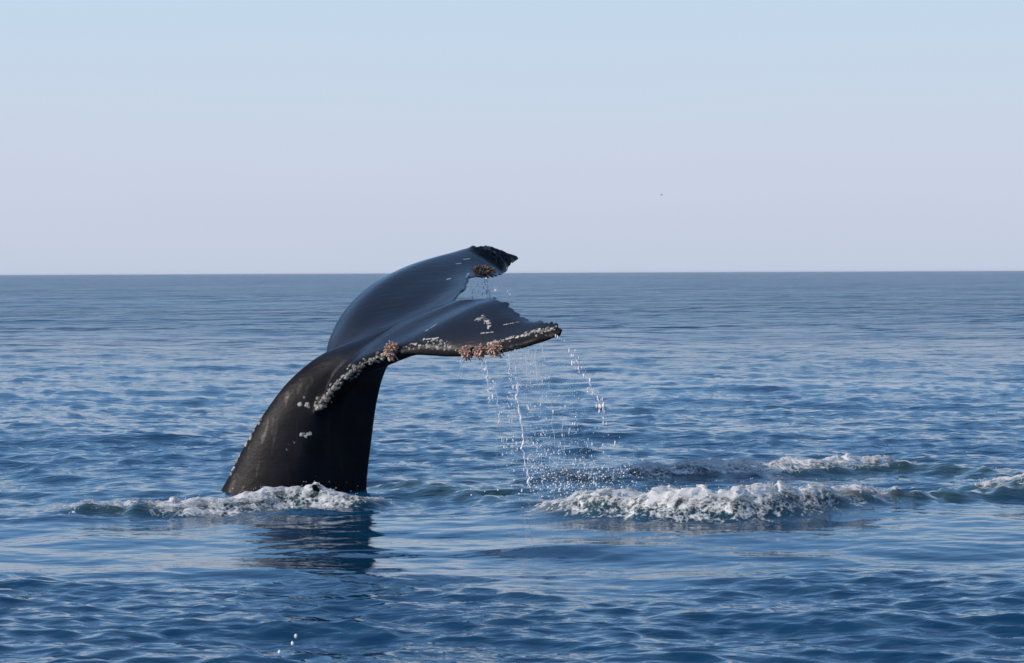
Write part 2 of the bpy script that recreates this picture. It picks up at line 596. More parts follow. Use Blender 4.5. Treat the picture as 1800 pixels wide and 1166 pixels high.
# density of foam along each crest line: (position on the line, density)
FP_WASH = np.array([(0, 0), (.4, .3), (1, .75), (1.6, .55), (2.2, .65), (3, 1.1), (4, 1.05), (5, 1.0), (6, 1.15), (6.6, .8), (7.4, .35), (8, 0)])
FP_NEAR = np.array([(0, .0), (.5, .35), (1, .7), (2, .9), (3, 1.1), (4, 1.05), (5, .9), (6, .75), (6.6, .4), (7, .22), (8, .25), (9, .1)])
FP_FAR = np.array([(0, 0), (.6, .4), (1, .95), (2, 1.0), (3, 1.0), (4, 1.2), (5, 1.05), (6, .9), (6.4, .6), (7, .2), (8, .1), (9, 0)])
FP_GAP = np.array([(0, .2), (1, .25), (2, .35), (3, .3), (4, .2)])
FP_EDGE = np.array([(0, 0), (.5, .5), (1, .9), (2, .9), (3, .5)])
FOAM_PROFILES = [(RIDGE_WASH, FP_WASH, -.24, .4), (RIDGE_NEAR, FP_NEAR, -.28, .35), (RIDGE_FAR, FP_FAR, -.15, .7),
                 (RIDGE_GAP, FP_GAP, -.1, .2), (RIDGE_EDGE, FP_EDGE, -.1, .2)]
sea = build_sea()


# ------------------------------------------------------------------ the whale
def catmull(P, n):
    """resample control rows P[k, ...] to n rows with a centripetal-like Catmull-Rom spline"""
    P = np.asarray(P, float)
    k = len(P)
    Q = np.concatenate((P[:1] * 2 - P[1:2], P, P[-1:] * 2 - P[-2:-1]))
    t = np.linspace(0, k - 1, n)
    i = np.minimum(t.astype(int), k - 2)
    f = (t - i).reshape((-1,) + (1,) * (P.ndim - 1))
    a, b, c, d = Q[i], Q[i + 1], Q[i + 2], Q[i + 3]
    return 0.5 * (2 * b + (c - a) * f + (2 * a - 5 * b + 4 * c - d) * f ** 2 + (3 * b - a - 3 * c + d) * f ** 3)


def grid_faces(n, m, off=0, flip=False, wrap=False):
    idx = np.arange(n * m).reshape(n, m) + off
    if wrap:
        nx = np.roll(idx, -1, axis=1)
        q = np.stack((idx[:-1], idx[1:], nx[1:], nx[:-1]), -1).reshape(-1, 4)
    else:
        q = np.stack((idx[:-1, :-1], idx[1:, :-1], idx[1:, 1:], idx[:-1, 1:]), -1).reshape(-1, 4)
    return q[:, ::-1] if flip else q


def fluke(stations, up, tmax, seed, ragged, reach):
    """stations root->tip, each a row of chord points leading->trailing edge on the upper surface (u, v, y)"""
    ctl = np.array([[survey(p[0], p[1], 25.03 + (p[2] - 25.03) * reach) for p in st] for st in stations])
    ns, nt = 150, 90
    g = catmull(ctl, ns)                                   # spanwise
    g = np.swapaxes(catmull(np.swapaxes(g, 0, 1), nt), 0, 1)   # chordwise
    s = np.linspace(0, 1, ns)
    t = np.linspace(0, 1, nt)
    # ragged trailing edge: nicks and teeth that fade into the chord
    rg = np.random.default_rng(seed)
    teeth = np.interp(s, np.linspace(0, 1, 70), rg.normal(0, 1, 70)) * 0.8 + np.interp(s, np.linspace(0, 1, 17), rg.normal(0, 1, 17))
    chord = g[:, -1] - g[:, -6]
    chord /= np.linalg.norm(chord, axis=1)[:, None] + 1e-9
    amt = ragged * teeth * smooth(0.12, 0.3, s) * (1 - smooth(0.84, 0.97, s))
    fall = np.clip((t - 0.8) / 0.2, 0, 1) ** 1.5
    g = g + chord[:, None, :] * (amt[:, None] * fall[None, :])[:, :, None]
    gs = np.gradient(g, axis=0)
    gt = np.gradient(g, axis=1)
    nrm = np.cross(gs, gt)
    nrm /= np.linalg.norm(nrm, axis=2)[:, :, None] + 1e-9
    if (nrm * np.array(up)).sum() < 0:
        nrm = -nrm
    prof = np.where(t < 0.2, np.sqrt(np.clip(t / 0.2, 0, 1)), 1 - 0.86 * (t - 0.2) / 0.8)
    th = np.interp(s, [0, .25, .5, .75, .93, 1], tmax)[:, None] * prof[None, :]
    th = np.maximum(th, 0.022 * np.minimum(t / 0.04, 1)[None, :])
    bot = g - nrm * th[:, :, None]
    V = np.concatenate((g.reshape(-1, 3), bot.reshape(-1, 3)))
    off = ns * nt
    idx = np.arange(off).reshape(ns, nt)
    F = [grid_faces(ns, nt), grid_faces(ns, nt, off, True)]
    rim = np.concatenate((idx[:, 0], idx[-1, 1:], idx[-2::-1, -1], idx[0, -2:0:-1]))
    nx = np.roll(rim, -1)
    F.append(np.stack((rim, nx, nx + off, rim + off), 1))
    return V, np.concatenate(F), g


NEAR_REACH = 0.92
NEAR_STATIONS = [
    [(548, 728, 24.72), (572, 682, 24.72), (612, 632, 24.82), (690, 574, 25.00), (798, 528, 25.05)],
    [(585, 678, 24.55), (616, 640, 24.58), (668, 596, 24.74), (740, 557, 24.84), (815, 526, 24.88)],
    [(640, 638, 24.40), (672, 616, 24.40), (730, 582, 24.50), (795, 547, 24.64), (848, 526, 24.70)],
    [(710, 624, 24.19), (735, 604, 24.16), (782, 570, 24.23), (838, 538, 24.34), (880, 524, 24.42)],
    [(790, 628, 23.92), (806, 610, 23.88), (838, 580, 23.91), (872, 556, 23.98), (902, 546, 24.05)],
    [(862, 624, 23.65), (872, 610, 23.62), (890, 588, 23.65), (912, 568, 23.70), (934, 562, 23.74)],
    [(922, 611, 23.38), (928, 601, 23.36), (938, 587, 23.38), (949, 573, 23.42), (956, 565, 23.45)],
    [(962, 599, 23.28), (965, 593, 23.27), (969, 585, 23.28), (974, 576, 23.30), (977, 571, 23.31)],
    [(982, 583, 23.20), (984, 582, 23.20), (985, 581, 23.20), (986, 580, 23.20), (986, 579, 23.20)],
]
FAR_STATIONS = [
    [(565, 650, 25.22), (590, 622, 25.18), (640, 592, 25.08), (715, 562, 25.06), (798, 528, 25.05)],
    [(578, 596, 25.42), (612, 572, 25.34), (670, 560, 25.26), (745, 543, 25.24), (806, 516, 25.22)],
    [(604, 547, 25.64), (642, 528, 25.58), (704, 524, 25.50), (772, 518, 25.48), (816, 504, 25.46)],
    [(650, 502, 25.92), (688, 490, 25.86), (744, 491, 25.80), (796, 493, 25.76), (826, 490, 25.74)],
    [(716, 467, 26.22), (746, 461, 26.17), (786, 465, 26.12), (822, 476, 26.08), (845, 484, 26.06)],
    [(786, 446, 26.52), (806, 443, 26.49), (832, 450, 26.45), (854, 467, 26.40), (868, 484, 26.36)],
    [(840, 434, 26.80), (856, 434, 26.79), (874, 442, 26.77), (886, 456, 26.74), (890, 470, 26.70)],
    [(908, 449, 27.02), (910, 451, 27.02), (912, 453, 27.02), (912, 455, 27.02), (911, 457, 27.02)],
]
BASE = Vector((float(survey(520, 850, 25.0)[0]), 25.0, 0.0))


def build_whale():
    Vn, Fn, gn = fluke(NEAR_STATIONS, (0, -.2, 1), [.20, .17, .13, .095, .06, .03], 11, 0.020, NEAR_REACH)
    Vf, Ff, gf = fluke(FAR_STATIONS, (0, -.2, 1), [.20, .16, .13, .095, .06, .03], 12, 0.022, 1.35)
    # tail stock: dorsal ridge, ventral keel, half width
    dors = [(250, 1100), (330, 962), (395, 848), (430, 781), (470, 716), (513, 663), (570, 620), (634, 594), (690, 572), (760, 545)]
    vent = [(640, 1100), (642, 962), (646, 850), (655, 770), (664, 706), (678, 655), (700, 624), (728, 606), (752, 586), (775, 556)]
    wid = [.48, .42, .34, .285, .25, .23, .215, .19, .14, .05]
    nv = 64
    rows = []
    for (du, dv), (vu, vv), w in zip(dors, vent, wid):
        D, V = survey(du, dv, 25.02), survey(vu, vv, 25.02)
        row = []
        for k in range(nv):
            a = 2 * math.pi * k / nv
            ca, sa = math.cos(a), math.sin(a)
            x = math.copysign(abs(ca) ** 1.4, ca)
            yv = math.copysign(abs(sa) ** 1.4, sa)
            # widest a little towards the dorsal side of the middle
            c = (D + V) / 2 + (D - V) / 2 * (x + 0.02 * (1 - x * x))
            row.append(c + np.array((0, w * yv, 0)))
        rows.append(row)
    P = catmull(np.array(rows), 140)
    off = len(Vn)
    off2 = off + len(Vf)
    Vp = P.reshape(-1, 3)
    Fp = grid_faces(140, nv, off2, False, True)
    V = np.concatenate((Vn, Vf, Vp))
    faces = np.concatenate((Fn, Ff + off, Fp)).tolist()
    faces.append(list(range(off2, off2 + nv)))
    faces.append(list(range(off2 + 139 * nv, off2 + 140 * nv))[::-1])
    me = bpy.data.meshes.new('raw')
    me.from_pydata([tuple(p) for p in V], [], faces)
    bm = bmesh.new()
    bm.from_mesh(me)
    bmesh.ops.remove_doubles(bm, verts=bm.verts, dist=1e-5)
    bmesh.ops.recalc_face_normals(bm, faces=bm.faces)
    bm.to_mesh(me)
    bm.free()
    ob = bpy.data.objects.new('raw', me)
    scene.collection.objects.link(ob)
    md = ob.modifiers.new('remesh', 'REMESH')
    md.mode = 'VOXEL'
    md.voxel_size = 0.010
    dg = bpy.context.evaluated_depsgraph_get()
    out = bpy.data.meshes.new_from_object(ob.evaluated_get(dg))
    bpy.data.objects.remove(ob)
    nvx = len(out.vertices)
    co = np.empty(nvx * 3, np.float32)
    out.vertices.foreach_get('co', co)
    co = co.reshape(-1, 3).astype(float)
    ed = np.empty(len(out.edges) * 2, np.int32)
    out.edges.foreach_get('vertices', ed)
    ed = ed.reshape(-1, 2)
    deg = np.bincount(ed.ravel(), minlength=nvx).astype(float)
    deg[deg == 0] = 1

    def lap(c):
        r = np.empty_like(c)
        for q in range(3):
            r[:, q] = (np.bincount(ed[:, 0], c[ed[:, 1], q], nvx) + np.bincount(ed[:, 1], c[ed[:, 0], q], nvx)) / deg
        return r
    for _ in range(3):
        co += 0.5 * (lap(co) - co)
    # fillet where flukes and tail stock meet
    j = np.zeros(nvx)
    for (u, v, yy, rad) in ((575, 700, 24.75, .22), (640, 630, 24.75, .28), (600, 620, 25.15, .22), (700, 630, 24.9, .25)):
        p = survey(u, v, yy)
        j = np.maximum(j, 1 - smooth(rad * 0.4, rad, np.linalg.norm(co - p, axis=1)))
    for _ in range(60):
        co += (0.6 * j)[:, None] * (lap(co) - co)
    # rounded flank on the tail stock
    fl = (1 - smooth(1.0, 1.35, co[:, 2])) * smooth(.25, .4, np.abs(co[:, 0] - BASE[0]) * 0 + .5)
    for _ in range(25):
        co += (0.6 * fl)[:, None] * (lap(co) - co)
    # crusted, broken outline at the far tip, small nicks elsewhere on the thin edges
    tp = survey(872, 447, 25.03 + (26.75 - 25.03) * 1.35)
    near_tip = 1 - smooth(0.15, 0.42, np.linalg.norm(co - tp, axis=1))
    for i in np.nonzero(near_tip > 0.01)[0]:
        q = Vector(co[i])
        co[i] += near_tip[i] * (0.020 * np.array(mnoise.noise_vector(q * 11)) + 0.014 * np.array(mnoise.noise_vector(q * 27)))
    # scars and scrapes, by distance to strokes lying on the skin
    bvh_co = co
    out.vertices.foreach_set('co', (co - np.array(BASE)).astype(np.float32).ravel())
    out.update()
    polys = [tuple(p.vertices) for p in out.polygons]
    bvh = BVHTree.FromPolygons([tuple(p) for p in bvh_co], polys)
    return out, co, bvh


body_mesh, body_co, bvh = build_whale()


def hit(u, v):
    d = Vector(CM[:3, :3] @ np.array(((u - 900) / FPX, -(v - 583) / FPX, -1.0))).normalized()
    loc, nor, idx, dist = bvh.ray_cast(Vector((0, 0, CAM_H)), d)
    return loc, nor


SCARS = [  # polyline in the photograph's survey, radius (m), strength
    ([(748, 582), (767, 570)], .012, .9), ([(846, 586), (866, 584)], .011, .9), ([(886, 571), (912, 566)], .011, .9),
    ([(838, 563), (848, 556), (858, 566), (860, 576)], .035, .55), ([(722, 606), (745, 598), (772, 600), (790, 606)], .045, .42),
    ([(745, 597), (770, 594)], .016, .7), ([(700, 612), (735, 612), (780, 614)], .03, .36),
    ([(858, 605), (880, 600), (902, 592)], .03, .55), ([(925, 585), (945, 580), (965, 581), (976, 576)], .035, .5), ([(908, 592), (930, 588)], .03, .6),
    ([(940, 592), (970, 586)], .025, .4), ([(815, 456), (826, 455)], .012, .9), ([(802, 464), (810, 463)], .012, .8), ([(786, 491), (791, 490)], .02, .7),
    ([(560, 714), (600, 665), (650, 634), (685, 618)], .045, .46), ([(530, 765), (545, 762)], .03, .6), ([(430, 782), (460, 732)], .012, .5),
    ([(500, 790), (520, 772)], .05, .28), ([(820, 487), (824, 480)], .02, .7),
]
scar = np.zeros(len(body_co))
for line, rad, st in SCARS:
    pts = []
    for a, b in zip(line[:-1], line[1:]):
        for f in np.linspace(0, 1, 8):
            loc, nor = hit(a[0] + (b[0] - a[0]) * f, a[1] + (b[1] - a[1]) * f)
            if loc:
                pts.append(loc)
    if not pts:
        continue
    pts = np.array(pts)
    dm = np.min(np.linalg.norm(body_co[:, None, :] - pts[None], axis=2), axis=1) if len(pts) < 40 else None
    scar = np.maximum(scar, st * (1 - smooth(rad * 0.45, rad, dm)))
edge = catmull(np.array([survey(st[0][0], st[0][1], 25.03 + (st[0][2] - 25.03) * NEAR_REACH) for st in NEAR_STATIONS]), 60)
dl = np.full(len(body_co), 9.0)
for p in edge:
    dl = np.minimum(dl, np.linalg.norm(body_co - p, axis=1))
wet = smooth(0.95, 1.35, body_co[:, 2] + 0.35 * (body_co[:, 0] - BASE[0] - 0.4)) * smooth(0.06, 0.17, dl)
tipp = np.array([survey(u, v, 25.03 + (y - 25.03) * 1.35) for u, v, y in ((850, 452, 26.6), (868, 456, 26.6), (885, 454, 26.8), (900, 452, 27.0))])
dt = np.min(np.linalg.norm(body_co[:, None, :] - tipp[None], axis=2), axis=1)
wet *= smooth(0.10, 0.20, dt)
at = body_mesh.attributes.new('wet', 'FLOAT', 'POINT')
at.data.foreach_set('value', wet.astype(np.float32))
at = body_mesh.attributes.new('scar', 'FLOAT', 'POINT')
at.data.foreach_set('value', scar.astype(np.float32))
body_mesh.polygons.foreach_set('use_smooth', [True] * len(body_mesh.polygons))
body_mesh.materials.clear()
body_mesh.materials.append(MAT_SKIN)
body_mesh.name = 'body'

whale = bpy.data.objects.new('humpback_whale', None)
scene.collection.objects.link(whale)
whale.location = BASE
tag(whale, 'black wet humpback whale tail rising from the sea with barnacled flukes bent to the right', 'whale')
body = bpy.data.objects.new('body', body_mesh)
scene.collection.objects.link(body)
body.parent = whale


# acorn barnacles: ribbed cones with a crater, eight shared shapes
def barnacle_mesh(seed):
    g = random.Random(seed)
    n = 9
    V, F = [], []
    prof = [(1.0, 0.0), (0.92, 0.35), (0.66, 0.8), (0.40, 1.0), (0.26, 0.72)]
    for i, (r, z) in enumerate(prof):
        for k in range(n):
            a = 2 * math.pi * k / n
            rr = r * (1 + (0.16 if k % 2 else -0.1) * (1 if i < 3 else .5)) * (1 + g.uniform(-.1, .1))
            V.append((rr * math.cos(a), rr * math.sin(a), (z + g.uniform(-.06, .06) * (i > 0)) * 0.9))
    for i in range(len(prof) - 1):
        for k in range(n):
            F.append((i * n + k, i * n + (k + 1) % n, (i + 1) * n + (k + 1) % n, (i + 1) * n + k))
    F.append(tuple((len(prof) - 1) * n + k for k in range(n)))
    me = bpy.data.meshes.new('barnacle')
    me.from_pydata(V, [], F)
    me.polygons.foreach_set('use_smooth', [False] * len(me.polygons))
    me.materials.append(MAT_BARN)
    return me


BARN = [barnacle_mesh(s) for s in range(8)]


def add_barnacle(u, v, size):
    loc, nor = hit(u, v)
    if loc is None:
        return
    o = bpy.data.objects.new('barnacle', random.choice(BARN))
    scene.collection.objects.link(o)
    o.parent = whale
    q = nor.to_track_quat('Z', 'Y').to_matrix().to_4x4() @ Matrix.Rotation(random.uniform(0, 6.28), 4, 'Z')
    o.matrix_local = Matrix.Translation(loc - BASE - nor * size * 0.12) @ q @ Matrix.Diagonal((size, size, size * random.uniform(.4, .85), 1))


def line_pts(line, n):
    line = np.array(line, float)
    seg = np.r_[0, np.cumsum(np.hypot(*np.diff(line, axis=0).T))]
    t = np.sort(rng.uniform(0, seg[-1], n))
    return np.stack((np.interp(t, seg, line[:, 0]), np.interp(t, seg, line[:, 1])), 1)


for line, n, jit, s0, s1 in (
        ([(556, 722), (580, 690), (610, 660), (645, 638), (680, 622)], 78, 9.0, .006, .023),
        ([(566, 716), (600, 672), (640, 642)], 26, 10.0, .007, .018),
        ([(552, 712), (570, 718)], 12, 6, .012, .022),
        ([(720, 608), (790, 610), (800, 618)], 40, 6.0, .008, .016),
        ([(858, 606), (905, 592)], 16, 4.0, .007, .014),
        ([(915, 590), (978, 578)], 34, 4.5, .007, .015),
        ([(840, 560), (862, 570)], 12, 6.0, .007, .013),
        ([(404, 836), (430, 784), (462, 734)], 12, 1.0, .012, .022),
):
    for p in line_pts(line, n):
        add_barnacle(p[0] + rng.normal(0, jit * .5), p[1] + rng.normal(0, jit * .5), rng.uniform(s0, s1))
for u, v, s in ((527, 711, .024), (540, 712, .026), (535, 699, .015), (543, 716, .014), (530, 764, .018), (538, 768, .014), (432, 782, .024), (446, 757, .022), (441, 768, .018)):
    add_barnacle(u, v, s)


# goose barnacle clumps: bundles of fleshy stalks with pale shells at the ends
def goose_cluster(u, v, rx, rz, mat, n, seed, out=0.10):
    g = random.Random(seed)
    loc, nor = hit(u, v)
    if loc is None:
        loc, nor = Vector(survey(u, v, 26.2)), Vector((0, -1, 0))
    V, F = [], []
    c0 = loc + nor * 0.01
    for k in range(n):
        a = g.uniform(0, 6.28)
        cz = g.uniform(-.25, 1.0)
        r = math.sqrt(max(0, 1 - cz * cz))
        tip = Vector((rx * r * math.cos(a), -0.8 * max(rx, rz) * cz, rz * r * math.sin(a))) * g.uniform(.8, 1.15)
        d = (tip + Vector((g.uniform(-.3, .3), g.uniform(-.3, .3), g.uniform(-.3, .3))) * rx).normalized()
        root = c0 + tip - d * out * .9
        ln = out * g.uniform(.5, 1.35)
        bend = Vector((g.uniform(-.5, .5), g.uniform(-.5, .5), g.uniform(-.9, .2))) * ln * .5
        rad = g.uniform(.0025, .006)
        prof = [(0, .8), (.3, .75), (.6, .8), (.78, 1.5), (.92, 1.35), (1.0, .4)]
        b0 = len(V)
        ns = 6
        q = d.to_track_quat('Z', 'Y')
        for f, rr in prof:
            c = root + d * ln * f + bend * f * f
            for i in range(ns):
                an = 2 * math.pi * i / ns
                V.append(c + q @ Vector((math.cos(an) * rad * rr * 1.2, math.sin(an) * rad * rr * .9, 0)) - BASE)
        for i in range(len(prof) - 1):
            for w in range(ns):
                F.append((b0 + i * ns + w, b0 + i * ns + (w + 1) % ns, b0 + (i + 1) * ns + (w + 1) % ns, b0 + (i + 1) * ns + w))
        F.append(tuple(b0 + (len(prof) - 1) * ns + w for w in range(ns)))
    o = mesh_object('goose_barnacle_cluster', [tuple(p) for p in V], F, mat, whale)
    return o


for a in ((690, 616, .058, .070, MAT_GOOSE, 260, 1, .045), (822, 618, .055, .055, MAT_GOOSE, 170, 2, .045), (845, 617, .050, .055, MAT_GOOSE, 150, 5, .045),
          (873, 614, .075, .058, MAT_GOOSE, 220, 3, .045), (846, 477, .13, .05, MAT_GOOSE_BROWN, 190, 4, .055)):
    o = goose_cluster(*a)
    if a[4] is MAT_GOOSE_BROWN:
        o['label'] = 'brown barnacle clump under the far fluke tip'
    else:
        o['label'] = 'pinkish goose barnacle clump on the near fluke edge'


# ------------------------------------------------------------------ foam and spray
def ico(sub):
    bm = bmesh.new()
    bmesh.ops.create_icosphere(bm, subdivisions=sub, radius=1)
    v = np.array([p.co[:] for p in bm.verts])
    f = np.array([[q.index for q in p.verts] for p in bm.faces])
    bm.free()
    return v, f


ICO1, ICO2 = ico(1), ico(2)


def blobs(pos, rad, shape, stretch=None, rough=0.0):
    """many small rounded lumps as one soup of triangles"""
    v, f = shape
    n = len(pos)
    g = rng
    sc = np.asarray(rad).reshape(-1, 1)
    sv = np.ones((n, 3)) if stretch is None else stretch
    V = v[None] * sc[:, :, None] * sv[:, None, :]
    if rough:
        V = V * (1 + g.normal(0, rough, (n, len(v), 1)))
    a = g.uniform(0, 6.28, n)
    ca, sa = np.cos(a)[:, None], np.sin(a)[:, None]
    V = np.stack((V[:, :, 0] * ca - V[:, :, 1] * sa, V[:, :, 0] * sa + V[:, :, 1] * ca, V[:, :, 2]), 2)
    V = V + np.asarray(pos)[:, None, :]
    F = f[None] + (np.arange(n) * len(v))[:, None, None]
    return V.reshape(-1, 3), F.reshape(-1, 3)


def join_soups(soups):
    V, F, o = [], [], 0
    for v, f in soups:
        V.append(v)
        F.append(f + o)
        o += len(v)
    return np.concatenate(V), np.concatenate(F)


T_BILLOW = wave_tile(6.1, 512, 0.11, 0.7, 0.5, 6, 1.8, spread=1.0)
T_FINE = wave_tile(2.3, 512, 0.012, 0.22, 1.0, 5, 1.6, spread=1.0)


def foam_wash(name, label, rd, prof, t0, t1, lo, hi, n, pile, rmax=0.03, peaks=()):
    """foam: a torn, billowing froth sheet on the crest, lumps on its ridges and spatter above it"""
    sdT, sdF = T_TURB[2].std(), T_FINE[2].std()
    ln = np.r_[0, np.cumsum(np.hypot(*np.diff(rd[:, :2], axis=0).T))]

    def place(t, across):
        i = np.minimum(t.astype(int), len(rd) - 2)
        f = (t - i)[..., None]
        c = rd[i] * (1 - f) + rd[i + 1] * f
        # smooth crest tangent
        tg = np.gradient(rd[:, :2], axis=0)
        tang = tg[i] * (1 - f) + tg[i + 1] * f
        tang = tang / np.linalg.norm(tang, axis=-1)[..., None]
        return c[..., 0] - tang[..., 1] * across, c[..., 1] + tang[..., 0] * across

    def froth(t, across, x, y):
        dens = np.interp(t, prof[:, 0], prof[:, 1])
        mid = np.exp(-((across - (lo + hi) / 2 - .03) / ((hi - lo) * .34)) ** 2)
        b1 = np.sqrt((sample(T_BILLOW, x * 0.9 + 2, y * 0.7)[0] / T_BILLOW[2].std()) ** 2 + .03)
        b2 = np.abs(sample(T_FINE, x * 0.7, y * 0.5)[0] / sdF)
        b3 = sample(T_FINE, x * 1.6 + .7, y * 1.2)[0] / sdF
        up = pile * dens * mid * (0.25 + 0.75 * b1)
        for tp, wp, hpk in peaks:
            up = up + hpk * np.exp(-((t - tp) / wp) ** 2) * mid * (0.4 + .6 * b1)
        up = up + 0.0035 * b2 * (0.4 + mid)
        lace = 1.1 - 0.75 * b1 - 0.35 * b2 + 0.35 * b3
        m = lace + 2.1 * dens * mid - 1.42
        ends = smooth(lo - .12, lo + .10, across) * (1 - smooth(hi - .1, hi + .12, across))
        return up, m - 2.5 * (1 - ends), mid, dens

    L = np.interp(t1, np.arange(len(rd)), ln) - np.interp(t0, np.arange(len(rd)), ln)
    nu, nv = int(L / .013), int((hi - lo + .24) / .013)
    tt = np.interp(np.linspace(np.interp(t0, np.arange(len(rd)), ln), np.interp(t1, np.arange(len(rd)), ln), nu), ln, np.arange(len(rd)))
    aa = np.linspace(lo - .12, hi + .12, nv)
    T, A = np.meshgrid(tt, aa, indexing='ij')
    X, Y = place(T, A)
    up, m, mid, dens = froth(T, A, X, Y)
    Z = sea_level(X, Y) + up + 0.004 + 0.012 * smooth(-.5, .4, m)
    # overhang: froth leans a little towards the boat
    V = np.stack((X + 0.25 * up * (sample(T_FINE, X, Y)[0] / sdF), Y - 0.35 * up, Z), -1).reshape(-1, 3)
    F = grid_faces(nu, nv)
    keep = (m.ravel()[F] > -.55).sum(1) >= 3
    F = F[keep]
    F = np.concatenate((F[:, [0, 1, 2]], F[:, [0, 2, 3]]))
    used, inv = np.unique(F, return_inverse=True)
    soups = [(V[used], inv.reshape(F.shape))]
    cover = m.ravel()[used]
    # lumps
    t = rng.uniform(t0, t1, n)
    ac = lo + (hi - lo) * rng.beta(1.5, 1.5, n)
    x, y = place(t, ac)
    up, m, mid, dens = froth(t, ac, x, y)
    k = m + rng.normal(0, .35, n) > 0.15
    t, x, y, up, mid = t[k], x[k], y[k], up[k], mid[k]
    z = sea_level(x, y) + up * rng.uniform(.6, 1.15, len(x)) + .004
    y = y - .35 * up
    r = np.clip(rng.gamma(1.6, 0.22, len(x)) * rmax * (.4 + .6 * mid), .003, rmax)
    st = np.stack((rng.uniform(.7, 2.0, len(x)), rng.uniform(.7, 1.4, len(x)), rng.uniform(.4, 1.0, len(x))), 1)
    pos = np.stack((x, y, z), 1)
    big = r > .012
    soups += [blobs(pos[big], r[big], ICO2, st[big], .07), blobs(pos[~big], r[~big], ICO1, st[~big], .06)]
    q = int(3 * len(x))
    j = rng.integers(0, len(x), q)
    pos = np.stack((x[j] + rng.normal(0, .04, q), y[j] + rng.normal(0, .06, q), z[j] + rng.exponential(.022, q)), 1)
    soups.append(blobs(pos, rng.uniform(.0015, .0045, q), ICO1))
    V, F = join_soups(soups)
    o = mesh_object(name, V, F.astype(np.int32), MAT_FOAM)
    ca = o.data.attributes.new('cover', 'FLOAT', 'POINT')
    ca.data.foreach_set('value', np.concatenate((cover, np.full(len(V) - len(cover), 2.0))).astype(np.float32))
    return tag(o, label, 'foam', 'stuff')


foam_wash('foam', 'low white foam wash around the foot of the whale tail', RIDGE_WASH, FP_WASH, .3, 7.4, -.20, .36, 260, .026, .009,
          peaks=((2.75, .07, .03),))
foam_wash('foam', 'largest white foam crest, churning on the near wave right of the tail', RIDGE_NEAR, FP_NEAR, .4, 6.8, -.25, .3, 420, .040, .010,
          peaks=((2.9, .2, .03), (3.5, .12, .05)))
foam_wash('foam', 'thin streaked foam crest behind the largest one', RIDGE_FAR, FP_FAR, .4, 6.6, -.15, .55, 240, .030, .010, peaks=((3.9, .4, .02),))
foam_wash('foam', 'small foam patch cut by the right edge of the photo', RIDGE_EDGE, FP_EDGE, .4, 2.9, -.12, .2, 80, .03, .010, peaks=())


def drops(name, label, pos, rad, stretch):
    V, F = blobs(pos, rad, ICO2 if len(pos) < 900 else ICO1, stretch)
    o = mesh_object(name, V, F.astype(np.int32), MAT_DROP)
    return tag(o, label, 'spray', 'stuff')


def streamers(specs, y0, spread_y):
    """falling strings of drops: (u0, v0, u1, v1, count, side scatter px, size m)"""
    P, Rr, S = [], [], []
    for u0, v0, u1, v1, n, sc, size in specs:
        yy = y0 + rng.normal(0, spread_y)
        f = rng.uniform(0, 1, int(n * 2))
        clump = np.sin(f * rng.uniform(15, 40) + rng.uniform(0, 6)) > -.3
        f = f[clump]
        for q in f:
            bow = 4 * q * (1 - q) * rng.normal(0, sc * .2)
            p = survey(u0 + (u1 - u0) * q ** .8 + rng.normal(0, sc) + bow, v0 + (v1 - v0) * q, yy + rng.normal(0, .04))
            P.append(p)
            r = size * .62 * rng.gamma(2, .45)
            Rr.append(np.clip(r, .0012, size * 2.0))
            e = rng.uniform(1.0, 3.2)
            S.append((.8, .8, e))
    return np.array(P), np.array(Rr), np.array(S)


near_specs = [(808, 628, 815, 690, 14, 3, .004), (850, 630, 862, 720, 60, 3, .006), (862, 660, 870, 700, 25, 3, .006), (868, 690, 880, 752, 30, 3, .006),
              (893, 625, 897, 672, 30, 2, .005), (885, 770, 890, 805, 20, 3, .006), (902, 780, 906, 800, 16, 4, .006),
              (975, 590, 990, 600, 6, 4, .007), (1000, 612, 1022, 655, 40, 6, .007), (1022, 650, 1045, 690, 26, 4, .008), (1040, 680, 1066, 745, 30, 5, .008),
              (1050, 750, 1082, 795, 14, 12, .006)]
for _ in range(40):
    u = rng.uniform(890, 1015)
    v = rng.uniform(625, 780)
    near_specs.append((u, v, u + rng.uniform(0, 12), v + rng.uniform(25, 90), rng.integers(5, 20), 3, .0045))
for _ in range(16):
    u = rng.uniform(905, 965)
    near_specs.append((u, 605 + rng.uniform(0, 25), u + 5, 670 + rng.uniform(0, 40), 24, 3, .0022))
for _ in range(34):
    u = rng.uniform(925, 1060)
    near_specs.append((u, rng.uniform(740, 800), u + rng.uniform(0, 8), rng.uniform(815, 868), 14, 5, .005))
arc_specs = near_specs[7:12]
near_specs = near_specs[:7] + near_specs[12:]
P, Rr, S = streamers(near_specs, 23.22, .08)
P2, R2, S2 = streamers(arc_specs, 23.0, .03)
mist_n = 6500
mu = np.concatenate((rng.normal(925, 24, mist_n // 2), rng.uniform(870, 1030, mist_n - mist_n // 2)))
mv = np.concatenate((610 + rng.gamma(2.0, 24, mist_n // 2), rng.uniform(640, 840, mist_n - mist_n // 2)))
P3 = np.array([survey(a, b, 23.25 + rng.normal(0, .07)) for a, b in zip(mu, mv)])
R3 = rng.uniform(.0009, .0018, mist_n)
S3 = np.stack((np.ones(mist_n), np.ones(mist_n), rng.uniform(1, 2.5, mist_n)), 1)
P, Rr, S = np.concatenate((P, P2, P3)), np.concatenate((Rr, R2, R3)), np.concatenate((S, S2, S3))
soups = [blobs(P, Rr, ICO1, S)]
